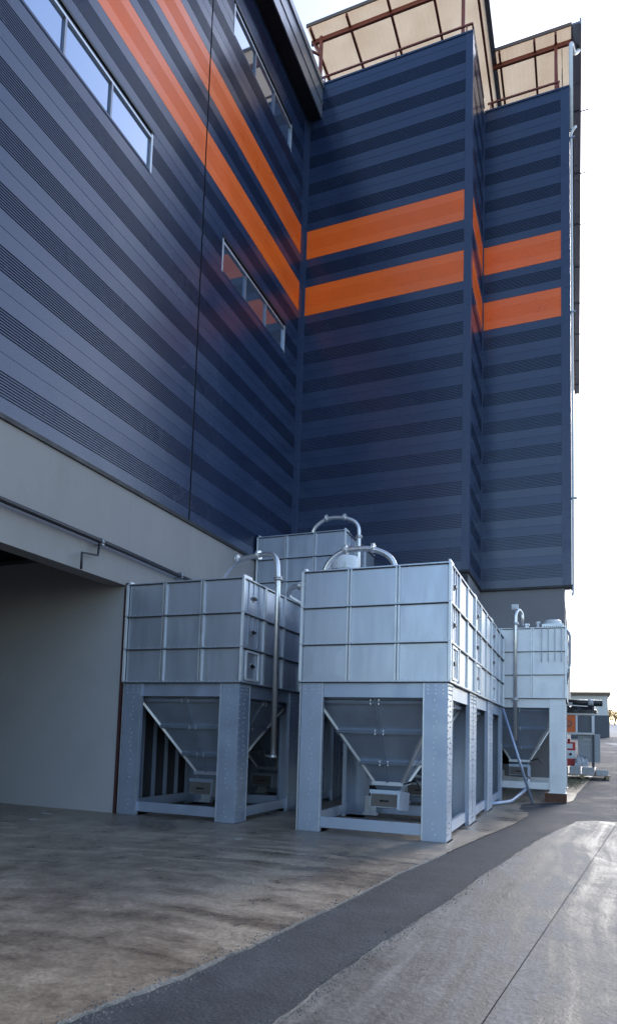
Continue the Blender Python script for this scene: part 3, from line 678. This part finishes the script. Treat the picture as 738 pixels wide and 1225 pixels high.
# ------------------------------------------------------------------ pipes
def pipe(name,pts,r,label,flanges=(),fil=.3,mat='stainless',rr=1.75):
    P=fillet(pts,fil,8); mb=MB(); mb.tube(P,r,14)
    root=mb.build(name,M[mat]); tag(root,label,'pipe')
    for (c,d) in flanges:
        c=Vector(c); d=Vector(d).normalized(); mb=MB(); mb.tube([c-d*.028,c-d*.004],r*rr,14); mb.tube([c+d*.004,c+d*.028],r*rr,14)
        s=d.orthogonal().normalized(); u=d.cross(s)
        for k in range(6):
            a=k*math.pi/3; q=c+(s*math.cos(a)+u*math.sin(a))*r*(rr-.3); mb.tube([q-d*.045,q+d*.045],.009,6)
        mb.build('flange',M['stainless'],root)
    return root
X=-5.30
pipe('filling_pipe',[(-6.85,11.9,4.30),(-6.80,11.85,4.72),(-6.42,11.8,5.10),(-5.80,11.65,5.12),(-5.36,11.45,5.05),(X,11.42,4.55),(X,11.47,1.15)],.052,'stainless filling pipe arching over the front left bin and dropping down its side',
     [((-6.40,11.79,5.11),(1,0,.03)),((-5.86,11.67,5.12),(1,-.2,0)),((X,11.42,4.55),(0,0,1))],.28)
mb=MB(); mb.tube([(X-.16,11.46,1.17),(X,11.46,1.16)],.02,8); mb.tube([(X,11.46,1.13),(X,11.46,1.19)],.07,12); tag(mb.build('pipe_coupling',M['stainless'],bpy.data.objects['filling_pipe']))
pipe('filling_pipe',[(-4.70,12.2,4.35),(-4.66,12.2,4.95),(-4.30,12.2,5.25),(-3.65,12.2,5.24),(-3.22,12.2,5.0),(-3.18,12.2,4.36)],.055,'curved stainless pipe bridging the roof of the front right bin',
     [((-4.22,12.2,5.25),(1,0,0)),((-3.66,12.2,5.24),(1,0,0))],.3)
pipe('filling_pipe',[(-6.70,16.5,6.85),(-6.66,16.5,7.20),(-6.28,16.5,7.46),(-5.72,16.5,7.42),(-5.36,16.5,7.22),(-5.34,16.5,6.7),(-5.34,16.5,4.2)],.055,'stainless pipe looping over the corner of the tallest bin',
     [((-6.28,16.5,7.45),(1,0,0)),((-5.76,16.5,7.43),(1,0,0)),((-5.34,16.5,6.85),(0,0,1))],.3)
pipe('filling_pipe',[(-5.55,13.4,4.40),(-5.9,13.2,4.62),(-5.75,13.1,4.78),(-4.9,13.0,4.80)],.05,'short stainless pipe running level between the two rows of bins',
     [((-5.55,13.07,4.785),(1,0,0))],.12)
rt=pipe('filling_pipe',[(-1.38,18.75,4.70),(-1.38,18.75,5.05),(-1.47,18.62,5.14),(-1.53,18.50,5.0),(-1.53,18.50,4.7),(-1.53,18.50,1.60)],.05,'upright stainless pipe with a white head in front of the lone bin',
     [((-1.53,18.5,4.72),(0,0,1)),((-1.53,18.5,2.68),(0,0,1))],.12)
mb=MB(); mb.box(-1.63,-1.46,18.52,18.66,5.12,5.26); mb.box(-1.60,-1.50,18.50,18.52,5.15,5.23); mb.build('pipe_head',M['white'],rt)
mb=MB(); mb.tube([(-1.79,17.9,2.42),(-1.05,17.95,hz(17.95)+.01)],.036,10); tag(mb.build('leaning_pole',M['galv_leg']),'grey steel pole leaning against the last corner of the right row','pole')
mb=MB(); mb.tube(fillet([(-1.95,16.6,.07),(-1.70,17.2,.07),(-1.55,17.6,.07),(-1.28,18.7,.30),(-1.24,19.0,.55)],.2),.045,10); tag(mb.build('ground_pipe',M['galv_leg']),'bent grey pipe lying on the ground in front of the lone bin','pipe')
mb=MB(); mb.tube(fillet([(-.40,18.75,4.60),(-.28,18.72,4.58),(-.16,18.7,4.42),(-.17,18.7,3.6),(-.27,18.7,3.1)],.15),.035,10); cb=mb.build('side_hose',M['fascia']); tag(cb,'grey hose curling down the right edge of the lone bin','hose')
mb=MB(); mb.box(-.30,-.15,18.66,18.74,3.52,3.56); mb.build('hose_clamp',M['galv_rib'],cb)
# filter canister
def lathe(mb,c,prof,n=28,mi=0):
    k=len(mb.v)
    for r_,z in prof:
        for j in range(n):
            a=2*math.pi*j/n; mb.v.append((c[0]+r_*math.cos(a),c[1]+r_*math.sin(a),c[2]+z))
    for i in range(len(prof)-1):
        for j in range(n):
            a=k+i*n+j;b=k+i*n+(j+1)%n; mb.f.append((a,b,b+n,a+n)); mb.m.append(mi); mb.s.append(False)
fc=empty('filter_canister',(-4.76,13.75,4.36),'round white filter canister on the roof of the middle right bin','filter')
mb=MB(); lathe(mb,(0,0,0),[(.28,0),(.28,.80),(.31,.81),(.31,.86),(.27,.865)]); mb.build('canister_body',M['galv_rib'],fc)
mb=MB(); lathe(mb,(0,0,0),[(.27,.866),(.32,.87),(.32,1.12),(.30,1.16),(0,1.19)]); mb.build('canister_cap',M['white'],fc)
for a in (.4,1.6,2.7): 
    mb=MB(); mb.box(-.3+a*.15,-.27+a*.15,-.335,-.318,.78,1.0); mb.build('clip',M['stainless'],fc)
# roof fan on the lone bin
rf=empty('roof_vent',(-.60,19.1,4.62),'round white vent on a square box on the roof of the lone bin','vent')
mb=MB(); mb.box(-.27,.27,-.27,.27,0,.13); mb.build('vent_box',M['galv_trim'],rf)
mb=MB(); lathe(mb,(0,0,.131),[(.21,0),(.22,.05),(.22,.10),(.19,.125),(0,.14)]); mb.build('vent_cap',M['white'],rf)
mb=MB()
for k in range(9): mb.box(-.22+k*.052,-.20+k*.052,-.285,-.271,.03,.06)
mb.build('vent_slot',M['black'],rf)
bc=0
for x in (-1.02,-.90):
    pass
mb=MB(); lathe(mb,(-.98,18.95,4.62),[(.035,0),(.035,.16),(.06,.165),(.06,.21),(0,.215)],14); tag(mb.build('vent_stub',M['white']),'small white stub pipe left of the round vent on the lone bin','pipe')
mb=MB(); lathe(mb,(-1.28,18.9,4.62),[(.06,0),(.06,.10),(.09,.105),(.09,.15),(0,.155)],14); tag(mb.build('vent_stub',M['galv_rib']),'short grey capped stub beside the pipe head on the lone bin','pipe')
gr=empty('hanging_grille',(-.60,18.60,4.0),'four slim bars hanging down the front of the lone bin under its vent','bars')
for k in range(4):
    mb=MB(); x=-.27+k*.165; mb.box(x-.012,x+.012,.0,.015,-.30,.60); mb.build('bar',M['fascia'],gr)
mb=MB(); mb.box(-.80,-.26,18.60,19.12,hz(18.6)-.01,.254); tag(mb.build('timber_block',M['rust']),'brown timber block under the right front foot of the lone bin, by the asphalt','block')
mb=MB(); mb.box(-2.78,-2.28,18.60,19.12,hz(18.6)-.01,.254); tag(mb.build('timber_block',M['rust']),'brown timber block under the inner front foot of the lone bin, behind the right row','block')

# ------------------------------------------------------------------ rack and things beyond the tower
YP=26.; ZP=hz(YP)
rk=empty('storage_rack',(0.05,YP,ZP),'pale two tier steel rack holding an orange cabinet beside the tower','rack')
for x,y,m in ((-.62,0,'rackm'),(.48,0,'darkrack'),(-.62,.8,'rackm'),(.48,.8,'darkrack')):
    mb=MB(); mb.box(x-.035,x+.035,y-.035,y+.035,.13,2.62); mb.build('post',M[m],rk)
for z in (1.58,2.28):
    mb=MB(); mb.box(-.66,.52,-.05,.85,z-.04,z+.03); mb.build('shelf',M['rackm'],rk)
mb=MB(); mb.box(.43,.52,-.06,-.037,1.615,2.23); mb.build('post_cover',M['white'],rk)
oc=empty('orange_cabinet',(-.14-.14,YP-.02,ZP+1.612),'orange cabinet with a round dial on the upper rack shelf','cabinet')
mb=MB(); mb.box(-.30,.22,0,.6,0,.62); mb.build('cabinet_body',M['or_box'],oc)
mb=MB(); mb.tube([(.0,-.001,.31),(.0,-.05,.31)],.11,18); dl=mb.build('dial',M['grey_panel'],oc)
mb=MB(); mb.tube([(.0,-.051,.31),(.0,-.065,.31)],.07,18); mb.build('dial_face',M['or_box'],dl)
mb=MB(); mb.box(.225,.29,-.02,.55,0,.62); mb.build('edge_post',M['white'],oc)
mb=MB(); mb.box(.06,.46,YP+.02,YP+.6,ZP+1.612,ZP+2.20); mb.box(.10,.42,YP+.005,YP+.02,ZP+1.66,ZP+2.16); tag(mb.build('grey_cabinet',M['grey_panel']),'dark grey cabinet beside the orange one on the rack','cabinet')
def crumple(name,x0,x1,y0,y1,z0,z1,mat,seed,nx=10,ny=5,amp=.12):
    rg=random.Random(seed); mb=MB(); g=[]
    for i in range(nx+1):
        row=[]
        for j in range(ny+1):
            e=min(i,nx-i,j,ny-j); z=z0+(z1-z0)*(1-.6*(e==0))+rg.uniform(-amp,amp)*(e>0)
            row.append((x0+(x1-x0)*i/nx+rg.uniform(-.02,.02),y0+(y1-y0)*j/ny+rg.uniform(-.02,.02),max(z,z0+.02)))
        g.append(row)
    for i in range(nx):
        for j in range(ny): mb.face([g[i][j],g[i+1][j],g[i+1][j+1],g[i][j+1]],0,True)
    ring=[g[i][0] for i in range(nx+1)]+[g[nx][j] for j in range(1,ny+1)]+[g[i][ny] for i in range(nx-1,-1,-1)]+[g[0][j] for j in range(ny-1,0,-1)]
    for a,b in zip(ring,ring[1:]+ring[:1]): mb.face([(a[0],a[1],z0),(b[0],b[1],z0),b,a])
    mb.face([(p[0],p[1],z0) for p in reversed(ring)])
    return mb.build(name,mat)
tag(crumple('tarpaulin_bundle',-.62,.66,YP-.1,YP+.8,ZP+2.315,ZP+2.58,M['tarp'],4),'black plastic sheeting heaped on top of the rack','tarpaulin')
rr_=MB(); rr_.tube([(-.6,YP+.1,ZP+2.70),(.84,YP+.15,ZP+2.68)],.115,12); ro=rr_.build('rolled_sheeting',M['tarp']); tag(ro,'black roll of sheeting with pale bands lying across the rack top','roll')
for x in (-.25,.45):
    mb=MB(); mb.tube([(x-.09,YP+.115,ZP+2.692),(x+.09,YP+.12,ZP+2.688)],.121,12); mb.build('pale_band',M['bale'],ro)
mb=MB(); mb.bar((-.6,YP-.17,ZP+2.60),(.35,YP-.15,ZP+2.55),.05,.04); tag(mb.build('pale_rail',M['rackm']),'pale metal rail resting in front of the black roll','rail')
rm=empty('red_white_machine',(-.31,YP+.1,ZP+.40),'red and white machine standing on the pallet under the orange cabinet','machine')
mb=MB(); mb.box(-.26,.26,0,.5,0,.26); mb.build('red_base',M['redp'],rm)
mb=MB(); mb.box(-.24,.24,.01,.5,.56,.86); mb.build('red_top',M['redp'],rm)
mb=MB(); mb.tube([(.02,.25,.86),(.02,.25,.97)],.05,10); mb.build('filler_neck',M['redp'],rm)
mb=MB(); mb.box(-.25,.25,.005,.5,.261,.559); mb.box(-.17,.15,-.012,.009,.63,.80); mb.build('white_panel',M['white'],rm)
mb=MB(); mb.tube([(.08,.004,.42),(.08,-.03,.42)],.05,10); mb.build('knob',M['black'],rm)
gc=empty('grey_container',(.34,YP+.25,ZP+.55),'tall grey sheet metal container on the right half of the pallet','container')
mb=MB(); mb.box(-.32,.42,0,.55,0,1.02); mb.build('container_body',M['grey_panel'],gc)
for z in (.62,.8): 
    mb=MB(); mb.box(-.2,.3,-.03,-.001,z,z+.04); mb.build('ridge',M['fascia'],gc)
gc.children[0].data.materials[0]=simple('dull_container_steel',(.26,.28,.31),.45,.5,.12,4)
tag(crumple('sacking_heap',-.08,.36,YP-.2,YP+.2,ZP+.40,ZP+.72,M['bale'],9,7,5,.10),'pale crumpled sacking heaped beside the red machine','sack')
pl=empty('wooden_pallet',(.06,YP-.35,ZP),'low wooden pallet loaded with grey concrete blocks','pallet')
for k in range(5):
    mb=MB(); mb.box(-.75,1.0,-.25+k*.24,-.09+k*.24,.10,.125); mb.build('deck_board',M['wood'],pl)
for x in (-.70,.1,.90):
    mb=MB(); mb.box(x-.06,x+.06,-.25,.87,.0,.098); mb.build('bearer',M['wood'],pl)
for k,(x,w,h) in enumerate(((-.55,.34,.24),(-.14,.36,.27),(.28,.40,.25),(.72,.40,.17))):
    mb=MB(); mb.box(-w/2,w/2,-.13,.13,0,h); mb.box(-w/2+.03,w/2-.03,-.10,.10,h,h+.02)
    o=mb.build('concrete_block',M['block']); o.location=(x+.06,YP-.42+.03*(k%2),ZP+.127); o.rotation_euler=(0,0,rad((-4,3,-2,6)[k])); tag(o,['grey concrete block on the pallet in front of the red machine','grey concrete block second from the tower on the pallet','wide grey concrete block right of the sacking on the pallet','lowest grey concrete block on the outer end of the pallet'][k],'block','concrete blocks on the pallet')
# far shed
YS=65.; ZSh=hz(YS)
sh=empty('shed',(-3.2,YS,ZSh),'low far shed with white upper wall, dark lower wall and brown roof','shed')
mb=MB(); mb.box(-9,5.75,0,14,1.95,3.75); mb.build('upper_wall',M['shed_white'],sh)
mb=MB(); mb.box(-9,5.85,-.06,14,-.3,1.949); mb.build('lower_wall',M['shed_dark'],sh)
mb=MB(); 
for q in range(1): mb.box(-9.2,5.95,-.4,14.2,3.751,4.02)
mb.build('roof',M['shed_roof'],sh)
mb=MB(); mb.box(2.55,2.60,-.03,-.001,1.95,3.75); mb.build('wall_joint',M['shed_dark'],sh)
# autumn shrub, lamp post and red sign at the edge of the yard
def shrub(name,c,rad_,h,mat,label,n=900):
    r=empty(name,c,label,'shrub'); t=MB()
    for k in range(6):
        a=random.uniform(0,6.28); t.tube([(0,0,0),(math.cos(a)*rad_*.3,math.sin(a)*rad_*.3,h*.45),(math.cos(a)*rad_*.7,math.sin(a)*rad_*.7,h*.85)],[.06,.04,.01],6)
    t.build('stem',M['bark'],r); f=MB()
    cl=[(random.gauss(0,rad_*.45),random.gauss(0,rad_*.45),random.uniform(.25,.95)*h,random.uniform(.25,.5)*rad_) for k in range(16)]
    for k in range(n):
        q=random.choice(cl); v=Vector([random.gauss(0,1) for _ in range(3)]).normalized()*q[3]*random.uniform(.5,1)
        p=Vector(q[:3])+v; s=random.uniform(.06,.16); a=Vector([random.gauss(0,1) for _ in range(3)]).normalized(); b=a.orthogonal().normalized()
        if p.z<.05: continue
        f.face([p-a*s,p+b*s*.5,p+a*s,p-b*s*.5])
    f.build('foliage',mat,r)
YF=118.
shrub('shrub',(5.6,YF,hz(YF)),1.5,3.0,M['leaf_gold'],'golden autumn shrub at the far edge of the yard, left of the red kiosk')
shrub('shrub',(3.9,YF+6,hz(YF+6)),1.2,2.2,M['leaf_gold'],'low amber shrub beyond the far shed corner')
kz=hz(YF-5)
kk=empty('kiosk',(8.3,YF-5,kz),'pinkish red kiosk at the far right edge of the yard','kiosk')
mb=MB(); mb.box(-1,2.5,0,3,0,4.2); mb.build('kiosk_body',simple('faded_red',(.55,.22,.20),.6),kk); mb=MB(); mb.box(-1.2,2.7,-.3,3.2,4.2,4.45); mb.build('kiosk_roof',M['white'],kk)
lp=empty('lamp_post',(6.3,YF-8,hz(YF-8)),'thin far lamp post with two slanted arms beside the golden shrub','lamp post')
mb=MB(); mb.tube([(0,0,0),(0,0,5.6)],.07,8); mb.build('mast',M['fascia'],lp)
for z in (4.7,5.4):
    mb=MB(); mb.bar((0,0,z),(1.0,0,z+.5),.08,.08); mb.build('arm',M['fascia'],lp)

# ------------------------------------------------------------------ light
SUN_EL,SUN_AZ=rad(34),rad(11)   # azimuth measured from +Y towards +X
W=bpy.data.worlds.new('World'); S.world=W; W.use_nodes=True; nt=W.node_tree
bg=nt.nodes['Background']; sky=nt.nodes.new('ShaderNodeTexSky'); sky.sky_type='NISHITA'; sky.sun_disc=False
sky.sun_elevation=SUN_EL; sky.sun_rotation=SUN_AZ; sky.altitude=50; sky.air_density=1.0; sky.dust_density=1.1; sky.ozone_density=2.0
nt.links.new(sky.outputs[0],bg.inputs[0]); bg.inputs[1].default_value=.15
sl=bpy.data.lights.new('sun','SUN'); sl.energy=.85; sl.angle=rad(20); sl.color=(1,.96,.91)
so=bpy.data.objects.new('sun',sl); COL.objects.link(so)
d=Vector((math.sin(SUN_AZ)*math.cos(SUN_EL),math.cos(SUN_AZ)*math.cos(SUN_EL),math.sin(SUN_EL)))
so.rotation_euler=d.to_track_quat('Z','Y').to_euler()
S.view_settings.view_transform='Standard'; S.view_settings.look='None'; S.view_settings.exposure=1.45; S.view_settings.gamma=1
S.render.engine='CYCLES'
S.cycles.max_bounces=8; S.cycles.diffuse_bounces=4; S.cycles.glossy_bounces=4
S.render.resolution_x=616; S.render.resolution_y=1024
